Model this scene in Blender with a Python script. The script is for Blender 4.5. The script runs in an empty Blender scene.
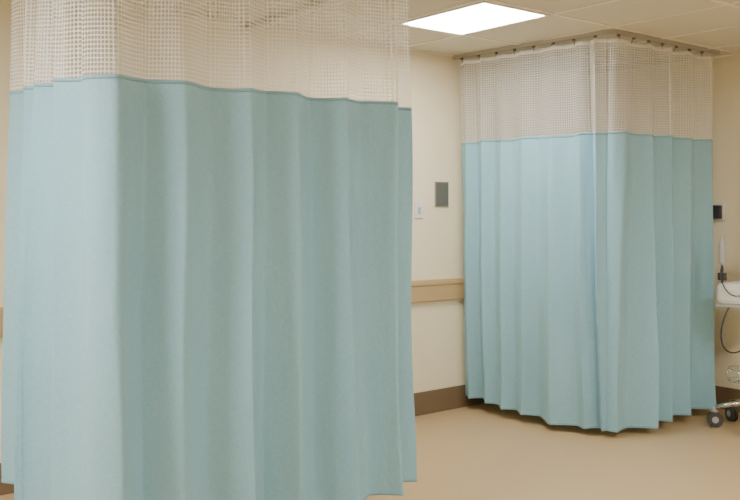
import bpy, bmesh, math, random
from mathutils import Vector, noise as mn

scene = bpy.context.scene
H = 1.45
CEIL = 2.6
WY = 4.73
WX = 6.08
X0, Y0 = -2.8, -2.8

# ------------------------------------------------------------------ materials
def new_mat(name):
    m = bpy.data.materials.new(name); m.use_nodes = True
    nt = m.node_tree
    return m, nt, nt.nodes["Principled BSDF"]

def simple(name, col, rough=0.5, metal=0.0, bump=0.0, bscale=60, var=0.0, vscale=3.0):
    m, nt, p = new_mat(name)
    p.inputs["Base Color"].default_value = (*col, 1)
    p.inputs["Roughness"].default_value = rough
    p.inputs["Metallic"].default_value = metal
    tc = nt.nodes.new("ShaderNodeTexCoord")
    if bump > 0:
        n = nt.nodes.new("ShaderNodeTexNoise"); n.inputs["Scale"].default_value = bscale
        n.inputs["Detail"].default_value = 4
        b = nt.nodes.new("ShaderNodeBump"); b.inputs["Strength"].default_value = bump
        b.inputs["Distance"].default_value = 0.004
        nt.links.new(tc.outputs["Object"], n.inputs["Vector"])
        nt.links.new(n.outputs["Fac"], b.inputs["Height"])
        nt.links.new(b.outputs["Normal"], p.inputs["Normal"])
    if var > 0:
        n = nt.nodes.new("ShaderNodeTexNoise"); n.inputs["Scale"].default_value = vscale
        n.inputs["Detail"].default_value = 5
        mx = nt.nodes.new("ShaderNodeMixRGB")
        mx.inputs[1].default_value = (*[c * (1 - var) for c in col], 1)
        mx.inputs[2].default_value = (*[min(1, c * (1 + var)) for c in col], 1)
        nt.links.new(tc.outputs["Object"], n.inputs["Vector"])
        nt.links.new(n.outputs["Fac"], mx.inputs[0])
        nt.links.new(mx.outputs[0], p.inputs["Base Color"])
    return m

M_wall = simple("wall_paint", (0.88, 0.79, 0.58), 0.7, bump=0.08, bscale=120, var=0.015)
M_floor = simple("vinyl_floor", (0.53, 0.385, 0.215), 0.36, var=0.08, vscale=55)
M_tile = simple("ceiling_tile", (0.70, 0.65, 0.54), 0.9, bump=0.5, bscale=160, var=0.06, vscale=140)
M_grid = simple("ceiling_grid_metal", (0.88, 0.84, 0.74), 0.5)
M_rail = simple("bumper_rail_vinyl", (0.54, 0.37, 0.19), 0.45, var=0.03, vscale=30)
M_base = simple("baseboard_vinyl", (0.19, 0.13, 0.075), 0.5, var=0.05)
M_track = simple("track_aluminium", (0.50, 0.48, 0.45), 0.4, metal=0.5)
M_hook = simple("hook_metal", (0.20, 0.17, 0.14), 0.4, metal=0.4)
M_plate = simple("grey_plate", (0.12, 0.125, 0.11), 0.5, var=0.1, vscale=40)
M_plate2 = simple("grey_plate_edge", (0.22, 0.22, 0.19), 0.4)
M_white = simple("white_plastic", (0.80, 0.78, 0.74), 0.4)
M_lgrey = simple("light_grey_plastic", (0.42, 0.43, 0.42), 0.4)
M_dark = simple("dark_plastic", (0.035, 0.035, 0.04), 0.4)
M_chrome = simple("chrome", (0.62, 0.61, 0.58), 0.22, metal=1.0)
M_rubber = simple("grey_rubber", (0.06, 0.06, 0.06), 0.6)
M_screen = simple("monitor_screen", (0.05, 0.09, 0.11), 0.15)

def emis(name, col, s):
    m, nt, p = new_mat(name)
    p.inputs["Base Color"].default_value = (0.9, 0.9, 0.9, 1)
    p.inputs["Emission Color"].default_value = (*col, 1)
    p.inputs["Emission Strength"].default_value = s
    return m
LC = (1.0, 0.965, 0.90)
M_light = emis("light_diffuser", LC, 36.0)
M_light_b = emis("light_diffuser_bright", LC, 95.0)
M_light_c = emis("light_diffuser_soft", LC, 44.0)

def fabric(name, col, dark):
    m, nt, p = new_mat(name)
    uv = nt.nodes.new("ShaderNodeUVMap"); uv.uv_map = "UVMap"
    mp = nt.nodes.new("ShaderNodeMapping"); mp.inputs["Scale"].default_value = (260, 40, 1)
    n1 = nt.nodes.new("ShaderNodeTexNoise"); n1.inputs["Scale"].default_value = 1.0; n1.inputs["Detail"].default_value = 3
    mp2 = nt.nodes.new("ShaderNodeMapping"); mp2.inputs["Scale"].default_value = (40, 260, 1)
    n2 = nt.nodes.new("ShaderNodeTexNoise"); n2.inputs["Scale"].default_value = 1.0; n2.inputs["Detail"].default_value = 3
    mp3 = nt.nodes.new("ShaderNodeMapping"); mp3.inputs["Scale"].default_value = (9, 3.0, 1)
    n3 = nt.nodes.new("ShaderNodeTexNoise"); n3.inputs["Scale"].default_value = 1.0; n3.inputs["Detail"].default_value = 4
    for a in (mp, mp2, mp3): nt.links.new(uv.outputs[0], a.inputs[0])
    nt.links.new(mp.outputs[0], n1.inputs["Vector"]); nt.links.new(mp2.outputs[0], n2.inputs["Vector"]); nt.links.new(mp3.outputs[0], n3.inputs["Vector"])
    add = nt.nodes.new("ShaderNodeMath"); add.operation = 'ADD'
    nt.links.new(n1.outputs["Fac"], add.inputs[0]); nt.links.new(n2.outputs["Fac"], add.inputs[1])
    half = nt.nodes.new("ShaderNodeMath"); half.operation = 'MULTIPLY'; half.inputs[1].default_value = 0.5
    nt.links.new(add.outputs[0], half.inputs[0])
    mx = nt.nodes.new("ShaderNodeMixRGB")
    mx.inputs[1].default_value = (*dark, 1); mx.inputs[2].default_value = (*col, 1)
    rmp = nt.nodes.new("ShaderNodeMapRange"); rmp.inputs[1].default_value = 0.38; rmp.inputs[2].default_value = 0.62
    nt.links.new(half.outputs[0], rmp.inputs[0]); nt.links.new(rmp.outputs[0], mx.inputs[0])
    nt.links.new(mx.outputs[0], p.inputs["Base Color"])
    b = nt.nodes.new("ShaderNodeBump"); b.inputs["Strength"].default_value = 0.3; b.inputs["Distance"].default_value = 0.0008
    nt.links.new(half.outputs[0], b.inputs["Height"])
    b2 = nt.nodes.new("ShaderNodeBump"); b2.inputs["Strength"].default_value = 0.5; b2.inputs["Distance"].default_value = 0.022
    nt.links.new(n3.outputs["Fac"], b2.inputs["Height"]); nt.links.new(b.outputs["Normal"], b2.inputs["Normal"])
    nt.links.new(b2.outputs["Normal"], p.inputs["Normal"])
    p.inputs["Roughness"].default_value = 0.62
    p.inputs["Sheen Weight"].default_value = 0.1
    tr = nt.nodes.new("ShaderNodeBsdfTranslucent"); nt.links.new(mx.outputs[0], tr.inputs["Color"])
    ms = nt.nodes.new("ShaderNodeMixShader"); ms.inputs[0].default_value = 0.05
    out = nt.nodes["Material Output"]
    nt.links.new(p.outputs[0], ms.inputs[1]); nt.links.new(tr.outputs[0], ms.inputs[2]); nt.links.new(ms.outputs[0], out.inputs[0])
    return m
M_fab = fabric("blue_curtain_fabric", (0.32, 0.585, 0.715), (0.265, 0.51, 0.635))
M_hem = fabric("blue_curtain_hem", (0.27, 0.49, 0.60), (0.23, 0.43, 0.54))

def netmat(name, cell, thread, haze):
    m, nt, p = new_mat(name)
    uv = nt.nodes.new("ShaderNodeUVMap"); uv.uv_map = "UVMap"
    sep = nt.nodes.new("ShaderNodeSeparateXYZ"); nt.links.new(uv.outputs[0], sep.inputs[0])
    def M(op, a, b=None, c=None):
        n = nt.nodes.new("ShaderNodeMath"); n.operation = op
        for i, v in enumerate((a, b, c)):
            if v is None: continue
            if isinstance(v, (int, float)): n.inputs[i].default_value = v
            else: nt.links.new(v, n.inputs[i])
        return n.outputs[0]
    def cellc(o):
        f = M('FRACT', M('MULTIPLY', o, 1.0 / cell))
        return M('ABSOLUTE', M('SUBTRACT', f, 0.5))
    a = cellc(sep.outputs[0]); b = cellc(sep.outputs[1])
    r = 0.5 * (1 - thread)
    q = M('ADD', M('POWER', a, 3.0), M('POWER', b, 3.0))
    th = M('GREATER_THAN', q, r ** 3)
    fac = M('MAXIMUM', M('MULTIPLY', th, 0.84), haze)
    col = (0.98, 0.975, 0.95, 1)
    p.inputs["Base Color"].default_value = col
    p.inputs["Roughness"].default_value = 0.8
    tl = nt.nodes.new("ShaderNodeBsdfTranslucent"); tl.inputs["Color"].default_value = col
    m1 = nt.nodes.new("ShaderNodeMixShader"); m1.inputs[0].default_value = 0.3
    nt.links.new(p.outputs[0], m1.inputs[1]); nt.links.new(tl.outputs[0], m1.inputs[2])
    t = nt.nodes.new("ShaderNodeBsdfTransparent")
    m2 = nt.nodes.new("ShaderNodeMixShader")
    nt.links.new(fac, m2.inputs[0]); nt.links.new(t.outputs[0], m2.inputs[1]); nt.links.new(m1.outputs[0], m2.inputs[2])
    nt.links.new(m2.outputs[0], nt.nodes["Material Output"].inputs[0])
    return m
M_net = netmat("white_curtain_net", 0.0165, 0.25, 0.12)

# ------------------------------------------------------------------ helpers
def link(o, parent=None):
    scene.collection.objects.link(o)
    if parent: o.parent = parent
    return o

def empty(name, loc=(0, 0, 0)):
    e = bpy.data.objects.new(name, None); e.empty_display_size = 0.1
    scene.collection.objects.link(e); return e

def boxm(bm, c, s, mi=0, bevel=0.0):
    r = bmesh.ops.create_cube(bm, size=1.0)
    vs = r["verts"]
    for v in vs:
        v.co = Vector((v.co.x * s[0] + c[0], v.co.y * s[1] + c[1], v.co.z * s[2] + c[2]))
    fs = set(f for v in vs for f in v.link_faces)
    for f in fs: f.material_index = mi
    if bevel > 0:
        es = list(set(e for v in vs for e in v.link_edges))
        rr = bmesh.ops.bevel(bm, geom=es, offset=bevel, segments=3, affect='EDGES', profile=0.5)
        for f in rr["faces"]: f.material_index = mi

def tube(bm, pts, rad, mi=0, seg=10):
    pts = [Vector(p) for p in pts]
    rads = rad if isinstance(rad, (list, tuple)) else [rad] * len(pts)
    rings = []
    prev = None
    for i, p in enumerate(pts):
        d = (pts[min(i + 1, len(pts) - 1)] - pts[max(i - 1, 0)]).normalized()
        if prev is None:
            up = Vector((0, 0, 1)) if abs(d.z) < 0.9 else Vector((1, 0, 0))
            a = d.cross(up).normalized()
        else:
            a = (prev - d * prev.dot(d)).normalized()
        prev = a
        b = d.cross(a)
        rings.append([bm.verts.new(p + (a * math.cos(2 * math.pi * k / seg) + b * math.sin(2 * math.pi * k / seg)) * rads[i]) for k in range(seg)])
    for i in range(len(rings) - 1):
        for k in range(seg):
            f = bm.faces.new((rings[i][k], rings[i][(k + 1) % seg], rings[i + 1][(k + 1) % seg], rings[i + 1][k]))
            f.material_index = mi; f.smooth = True
    for rg in (rings[0], rings[-1]):
        f = bm.faces.new(rg); f.material_index = mi

def finish(name, bm, mats, parent=None, smooth=False):
    bmesh.ops.recalc_face_normals(bm, faces=bm.faces)
    me = bpy.data.meshes.new(name); bm.to_mesh(me); bm.free()
    for m in mats: me.materials.append(m)
    if smooth:
        for p in me.polygons: p.use_smooth = True
    return link(bpy.data.objects.new(name, me), parent)

def box(name, lo, hi, mat, parent=None, bevel=0.0):
    bm = bmesh.new()
    c = [(a + b) / 2 for a, b in zip(lo, hi)]; s = [b - a for a, b in zip(lo, hi)]
    boxm(bm, c, s, 0, bevel)
    return finish(name, bm, [mat], parent)

# ------------------------------------------------------------------ room
T = 0.12
box("floor", (X0 - T, Y0 - T, -0.1), (WX + T, WY + T, 0), M_floor)
box("wall_back", (X0 - T, WY, 0), (WX + T, WY + T, CEIL + 0.1), M_wall)
box("wall_right", (WX, Y0, 0), (WX + T, WY, CEIL + 0.1), M_wall)
box("wall_left", (X0 - T, Y0, 0), (X0, WY, CEIL + 0.1), M_wall)
box("wall_front", (X0 - T, Y0 - T, 0), (WX + T, Y0, CEIL + 0.1), M_wall)

GX, GY, GX0, GY0 = 0.57, 0.76, 3.45, 3.36
ceil = box("ceiling", (X0, Y0, CEIL), (WX, WY, CEIL + 0.1), M_tile)
bm = bmesh.new()
k = -20
while k < 20:
    x = GX0 + GX * k
    if X0 + .02 < x < WX - .02: boxm(bm, (x, (Y0 + WY) / 2, CEIL - 0.002), (0.024, WY - Y0, 0.006))
    y = GY0 + GY * k
    if Y0 + .02 < y < WY - .02: boxm(bm, ((X0 + WX) / 2, y, CEIL - 0.0025), (WX - X0, 0.024, 0.006))
    k += 1
boxm(bm, ((X0 + WX) / 2, WY - 0.011, CEIL - 0.004), (WX - X0, 0.022, 0.008))
boxm(bm, (WX - 0.011, (Y0 + WY) / 2, CEIL - 0.004), (0.022, WY - Y0, 0.008))
finish("ceiling_grid", bm, [M_grid], ceil)

def light_panel(kx, ky, mat):
    x = GX0 + GX * kx; y = GY0 + GY * ky
    e = empty("ceiling_light_panel")
    bm = bmesh.new()
    a, b, c, d = x + .012, x + GX - .012, y + .012, y + GY - .012
    z = CEIL - 0.006
    w = .02
    for lo, hi in (((a, c), (b, c + w)), ((a, d - w), (b, d)), ((a, c + w), (a + w, d - w)), ((b - w, c + w), (b, d - w))):
        boxm(bm, ((lo[0] + hi[0]) / 2, (lo[1] + hi[1]) / 2, z), (hi[0] - lo[0], hi[1] - lo[1], 0.012))
    finish("frame", bm, [M_grid], e)
    box("diffuser", (a + w, c + w, CEIL - 0.006), (b - w, d - w, CEIL - 0.001), mat, e)
light_panel(0, 0, M_light)
light_panel(-7, -1, M_light_b)
light_panel(-7, -4, M_light_c)
light_panel(-1, -4, M_light_c)
light_panel(1, -4, M_light_c)

def baseboard(name, lo, hi): box(name, lo, hi, M_base, None, 0.004)
baseboard("baseboard_back", (X0, WY - 0.012, 0), (WX - 0.012, WY, 0.165))
baseboard("baseboard_right", (WX - 0.012, Y0, 0), (WX, WY - 0.012, 0.165))
rail = empty("wall_bumper_rail")
box("rail_board", (X0 + .05, WY - 0.028, 0.807), (WX - 0.05, WY, 0.964), M_rail, rail, 0.008)
box("rail_lip", (X0 + .05, WY - 0.034, 0.925), (WX - 0.05, WY - 0.027, 0.950), M_rail, rail, 0.003)

pl = empty("wall_notice_plate")
box("plate_frame", (4.345, WY - 0.012, 1.49), (4.475, WY, 1.67), M_plate2, pl, 0.003)
box("plate_face", (4.353, WY - 0.015, 1.498), (4.467, WY - 0.011, 1.662), M_plate, pl, 0.001)
sw = empty("light_switch")
box("switch_plate", (4.15, WY - 0.010, 1.405), (4.225, WY, 1.52), M_white, sw, 0.003)
box("switch_rocker", (4.175, WY - 0.016, 1.44), (4.200, WY - 0.009, 1.485), M_lgrey, sw, 0.002)
ws = empty("wall_dispenser")
box("dispenser_back", (WX - 0.02, 3.47, 1.38), (WX, 3.60, 1.52), M_white, ws, 0.004)
box("dispenser_front", (WX - 0.05, 3.485, 1.40), (WX - 0.019, 3.585, 1.50), M_dark, ws, 0.006)

# ------------------------------------------------------------------ curtains
def round_path(pts, r, ds=0.01):
    pts = [Vector((*p, 0)) for p in pts]
    poly = [pts[0]]
    for i in range(1, len(pts) - 1):
        a = (pts[i - 1] - pts[i]).normalized(); b = (pts[i + 1] - pts[i]).normalized()
        rr = min(r, (pts[i - 1] - pts[i]).length * .45, (pts[i + 1] - pts[i]).length * .45)
        p0 = pts[i] + a * rr; p1 = pts[i] + b * rr
        for t in range(13):
            t /= 12
            poly.append(p0 * (1 - t) ** 2 + pts[i] * 2 * t * (1 - t) + p1 * t * t)
    poly.append(pts[-1])
    L = [0]
    for i in range(1, len(poly)): L.append(L[-1] + (poly[i] - poly[i - 1]).length)
    def at(s):
        s0 = min(max(s, 0), L[-1] - 1e-6)
        i = 0
        while L[i + 1] < s0: i += 1
        d = (poly[i + 1] - poly[i]).normalized()
        return poly[i] + d * (s - L[i]), d
    def sm(s):
        p, _ = at(s)
        a, _ = at(max(0, s - .03)); b, _ = at(min(L[-1], s + .03))
        return p, (b - a).normalized()
    return sm, L[-1]

def lerp_tab(tab, s):
    if s <= tab[0][0]: return tab[0][1]
    for (a, va), (b, vb) in zip(tab, tab[1:]):
        if s <= b:
            t = (s - a) / (b - a); t = t * t * (3 - 2 * t)
            return va + (vb - va) * t
    return tab[-1][1]

def build_curtain(pts, r, lam_tab, amp_tab, ztop_tab, zbot_tab, flare, seed, side, tpts, hooks_lam=0.16, phase0=0.0, lean=((0, 0), (9, 0))):
    sm, L = round_path(pts, r)
    N = int(L / 0.007)
    ss = [L * i / N for i in range(N + 1)]
    ph = [phase0]
    for i in range(1, N + 1):
        lam = lerp_tab(lam_tab, ss[i]) * (1 + 0.75 * mn.noise(Vector((ss[i] * 3.1, seed, 0))))
        ph.append(ph[-1] + 2 * math.pi * (ss[i] - ss[i - 1]) / lam)
    ZT = 2.545
    def pos(i, z):
        s = ss[i]
        g = (ZT - z) / ZT
        p, d = sm(s)
        n = Vector((d.y, -d.x, 0)) * side
        A = lerp_tab(amp_tab, s) * (0.58 + 0.62 * min(1, g * 1.25)) * (1 + 0.8 * mn.noise(Vector((s * 3.3, seed + 5, g * 0.9))))
        P = ph[i] + 1.7 * mn.noise(Vector((s * 1.8, seed + 9, g * 1.6))) * g
        f = math.sin(P) + 0.10 * math.sin(2 * P + 0.8 + 1.5 * g) + 0.40 * mn.noise(Vector((s * 5, seed + 2, g * 1.6)))
        # finer gathers between the hooks that die out down the cloth
        f += 0.28 * math.sin(2.6 * ph[i] + 1.3) * max(0.0, 1 - g * 2.6)
        tang = 0.22 * A * math.sin(2 * P)
        off = n * (A * f + 0.016 * mn.noise(Vector((s * 3, g * 4, seed))) * g + lerp_tab(lean, s) * g) + d * (tang + flare * g * (2 * s / L - 1))
        return Vector((p.x, p.y, z)) + off
    U = [0]
    pm = pos(0, 1.2)
    for i in range(1, N + 1):
        q = pos(i, 1.2); U.append(U[-1] + (q - pm).length); pm = q
    root = empty("privacy_curtain")
    def sheet(nm, zf, mats, rows):
        bm = bmesh.new(); uvl = bm.loops.layers.uv.new("UVMap")
        grid = []
        for j in range(rows + 1):
            t = j / rows
            grid.append([bm.verts.new(pos(i, zf(i, t))) for i in range(N + 1)])
        for j in range(rows):
            for i in range(N):
                f = bm.faces.new((grid[j][i], grid[j][i + 1], grid[j + 1][i + 1], grid[j + 1][i]))
                f.smooth = True
                for lp, (ii, jj) in zip(f.loops, ((i, j), (i + 1, j), (i + 1, j + 1), (i, j + 1))):
                    lp[uvl].uv = (U[ii], grid[jj][ii].co.z)
        return finish(nm, bm, mats, root)
    zt = lambda i: lerp_tab(ztop_tab, ss[i]) + 0.004 * math.sin(ph[i] * 0.5 + seed)
    zb = lambda i: lerp_tab(zbot_tab, ss[i]) + 0.003 * math.sin(ph[i]) + 0.010 * mn.noise(Vector((ss[i] * 3, seed, 3)))
    sheet("fabric_panel", lambda i, t: zt(i) + (zb(i) - zt(i)) * t, [M_fab], 70)
    def band(nm, f0, f1, mat, th):
        o = sheet(nm, lambda i, t: f0(i) + (f1(i) - f0(i)) * t, [mat], 2)
        md = o.modifiers.new("thick", 'SOLIDIFY'); md.thickness = th; md.offset = 0
    band("header_band", lambda i: zt(i) + 0.004, lambda i: zt(i) - 0.010, M_hem, 0.004)
    band("bottom_hem", lambda i: zb(i) + 0.010, lambda i: zb(i) - 0.002, M_hem, 0.003)
    sheet("net_panel", lambda i, t: ZT + (zt(i) - ZT) * t, [M_net], 14)
    band("net_top_tape", lambda i: ZT + 0.003, lambda i: ZT - 0.025, M_white, 0.002)
    bm = bmesh.new()
    k = 0.03
    while k < L:
        i = min(N, int(k / L * N))
        p, d = sm(k)
        q = pos(i, ZT - 0.01)
        top = Vector((p.x, p.y, 2.572))
        tube(bm, [top, (top + q) / 2 + Vector((0, 0, 0.006)), q], 0.003, 0, 6)
        boxm(bm, (p.x, p.y, 2.568), (0.016, 0.016, 0.014), 0)
        k += hooks_lam
    finish("hooks", bm, [M_hook], root)
    sm2, L2 = round_path(tpts, 0.10)
    bm = bmesh.new()
    n = int(L2 / 0.03)
    prof = [(-.014, 2.574), (.014, 2.574), (.014, 2.5995), (-.014, 2.5995)]
    prev = None
    for i in range(n + 1):
        p, d = sm2(L2 * i / n); nn = Vector((d.y, -d.x, 0))
        ring = [bm.verts.new((p.x + nn.x * a, p.y + nn.y * a, z)) for a, z in prof]
        if prev:
            for k in range(4): bm.faces.new((prev[k], prev[(k + 1) % 4], ring[(k + 1) % 4], ring[k]))
        else: bm.faces.new(ring)
        prev = ring
    bm.faces.new(prev)
    finish("ceiling_track", bm, [M_track], root)
    return root

build_curtain([(1.22, 4.22), (1.18, 3.15), (2.66, 3.15), (2.76, 3.21)], 0.10,
    lam_tab=[(0, .26), (1.0, .25), (1.2, .27), (2.2, .235), (2.7, .18)],
    amp_tab=[(0, .05), (0.9, .045), (1.3, .048), (2.2, .048), (2.7, .040)],
    ztop_tab=[(0, 1.985), (1.0, 1.95), (2.7, 1.95)],
    zbot_tab=[(0, .27), (0.7, .20), (1.0, .14), (2.7, .15)],
    flare=0.055, seed=3.3, side=-1, phase0=0.6,
    tpts=[(1.18, 4.725), (1.18, 3.15), (2.77, 3.15), (2.77, 4.725)])

build_curtain([(4.53, 4.67), (4.63, 3.41), (5.83, 3.41)], 0.10,
    lam_tab=[(0, .18), (1.0, .21), (1.3, .24), (2.4, .24)],
    amp_tab=[(0, .028), (1.0, .034), (1.25, .040), (2.3, .038)],
    ztop_tab=[(0, 1.955), (2.4, 1.955)],
    zbot_tab=[(0, .085), (1.2, .045), (2.4, .065)],
    flare=0.035, seed=8.1, side=-1, phase0=1.6, lean=((0, .09), (.5, .03), (.9, .02), (1.2, .10), (1.6, .01), (3, 0)),
    tpts=[(4.53, 4.725), (4.63, 3.41), (5.88, 3.41)])

# ------------------------------------------------------------------ medical equipment cart
cart = empty("medical_equipment_cart")
cx, cy = 5.67, 3.07
bm = bmesh.new()
tube(bm, [(cx, cy, .10), (cx, cy, .20)], .035, 0, 16)
ang0 = math.atan2(0.15, -0.13)
wheels = []
for k in range(5):
    a = ang0 + k * 2 * math.pi / 5
    R_ = 0.215
    e = Vector((cx + R_ * math.cos(a), cy + R_ * math.sin(a), .135))
    tube(bm, [(cx, cy, .17), (cx + .1 * math.cos(a), cy + .1 * math.sin(a), .16), e], [.022, .018, .014], 0, 10)
    wheels.append((e, a))
tube(bm, [(cx, cy, .18), (cx, cy, 1.02)], .019, 0, 16)
for z in (.32, .40):
    ring = [(cx + .13 * math.cos(t), cy + .13 * math.sin(t), z) for t in [i * 2 * math.pi / 24 for i in range(25)]]
    tube(bm, ring, .004, 0, 6)
for i in range(12):
    t = i * 2 * math.pi / 12
    tube(bm, [(cx + .13 * math.cos(t), cy + .13 * math.sin(t), .40), (cx + .13 * math.cos(t), cy + .13 * math.sin(t), .32), (cx, cy, .315)], .003, 0, 6)
finish("stand_frame", bm, [M_chrome], cart)
bm = bmesh.new()
for e, a in wheels:
    d = Vector((math.cos(a), math.sin(a), 0)); s = Vector((-d.y, d.x, 0))
    c = Vector((e.x, e.y, .052))
    for sg in (-1, 1):
        tube(bm, [c + s * (.012 * sg - .008), c + s * (.012 * sg + .008)], .052, 0, 24)
    tube(bm, [c - s * .024, c + s * .024], .022, 1, 14)
    tube(bm, [c + Vector((0, 0, .04)), e + Vector((0, 0, .012))], .010, 1, 10)
    boxm(bm, (c.x, c.y, .108), (.036, .036, .014), 1, .004)
finish("casters", bm, [M_rubber, M_lgrey], cart)
bm = bmesh.new()
boxm(bm, (cx, cy, .905), (.38, .27, .15), 0, .04)
boxm(bm, (cx, cy, .826), (.36, .27, .018), 1, .006)
finish("device_body", bm, [M_white, M_lgrey], cart, False)
fw = Vector((-.621, -.784, 0)); sd = Vector((.784, -.621, 0))
C = Vector((cx, cy, 0))
bm = bmesh.new()
pts = []
for i in range(13):
    t = math.pi * i / 12
    q = C + fw * (.15 + .07 * math.sin(t)) + sd * (-.13 * math.cos(t)) + Vector((0, 0, .90 + .02 * math.sin(t)))
    pts.append(q)
tube(bm, pts, .009, 0, 10)
finish("push_handle", bm, [M_lgrey], cart)
bm = bmesh.new()
mc = C + Vector((.06, -.05, 1.16))
tube(bm, [C + Vector((.03, -.03, .97)), C + Vector((.03, -.03, 1.08))], .02, 0, 12)
boxm(bm, mc, (.18, .14, .19), 0, .02)
finish("monitor_housing", bm, [M_white], cart)
box("monitor_screen", (mc.x - .068, mc.y - .074, mc.z - .065), (mc.x + .068, mc.y - .068, mc.z + .065), M_screen, cart, .002)
bm = bmesh.new()
pp = C - sd * .185 + fw * .02
tube(bm, [pp + Vector((0, 0, .95)), pp + Vector((0, 0, 1.10))], .008, 1, 8)
tube(bm, [pp + Vector((0, 0, 1.09)), pp + Vector((0, 0, 1.12)), pp + Vector((0, 0, 1.24)), pp + Vector((0, 0, 1.29))], [.012, .024, .022, .010], 0, 12)
boxm(bm, pp + Vector((0, 0, 1.02)), (.045, .045, .05), 1, .006)
finish("probe_holder", bm, [M_lgrey, M_dark], cart)
bm = bmesh.new()
def bez(a, b, c, d, n=16):
    r = []
    for i in range(n + 1):
        t = i / n
        r.append(a * (1 - t) ** 3 + b * 3 * t * (1 - t) ** 2 + c * 3 * t * t * (1 - t) + d * t ** 3)
    return r
V = lambda s, f, z: C + sd * s + fw * f + Vector((0, 0, z))
tube(bm, bez(V(-.13, .06, .86), V(-.28, .10, .68), V(-.25, .12, .42), V(-.02, .05, .56)), .005, 0, 8)
tube(bm, bez(V(-.19, .03, 1.10), V(-.23, .05, 1.02), V(-.20, .10, .88), V(-.12, .14, .90)), .004, 0, 8)
tube(bm, bez(V(.05, .12, .86), V(.08, .16, .5), V(-.05, .14, .5), V(0, .02, .62)), .004, 0, 8)
finish("cables", bm, [M_dark], cart)

# ------------------------------------------------------------------ world + camera
w = bpy.data.worlds.new("World"); scene.world = w; w.use_nodes = True
w.node_tree.nodes["Background"].inputs[0].default_value = (1, .95, .88, 1)
w.node_tree.nodes["Background"].inputs[1].default_value = 0.3

cam = bpy.data.cameras.new("camera"); co = bpy.data.objects.new("camera", cam)
scene.collection.objects.link(co)
co.location = (0, 0, H)
co.rotation_euler = (math.radians(90), 0, math.radians(51.6 - 90))
cam.sensor_width = 36; cam.lens = 885 / 740 * 36
cam.shift_y = -38 / 740
scene.camera = co
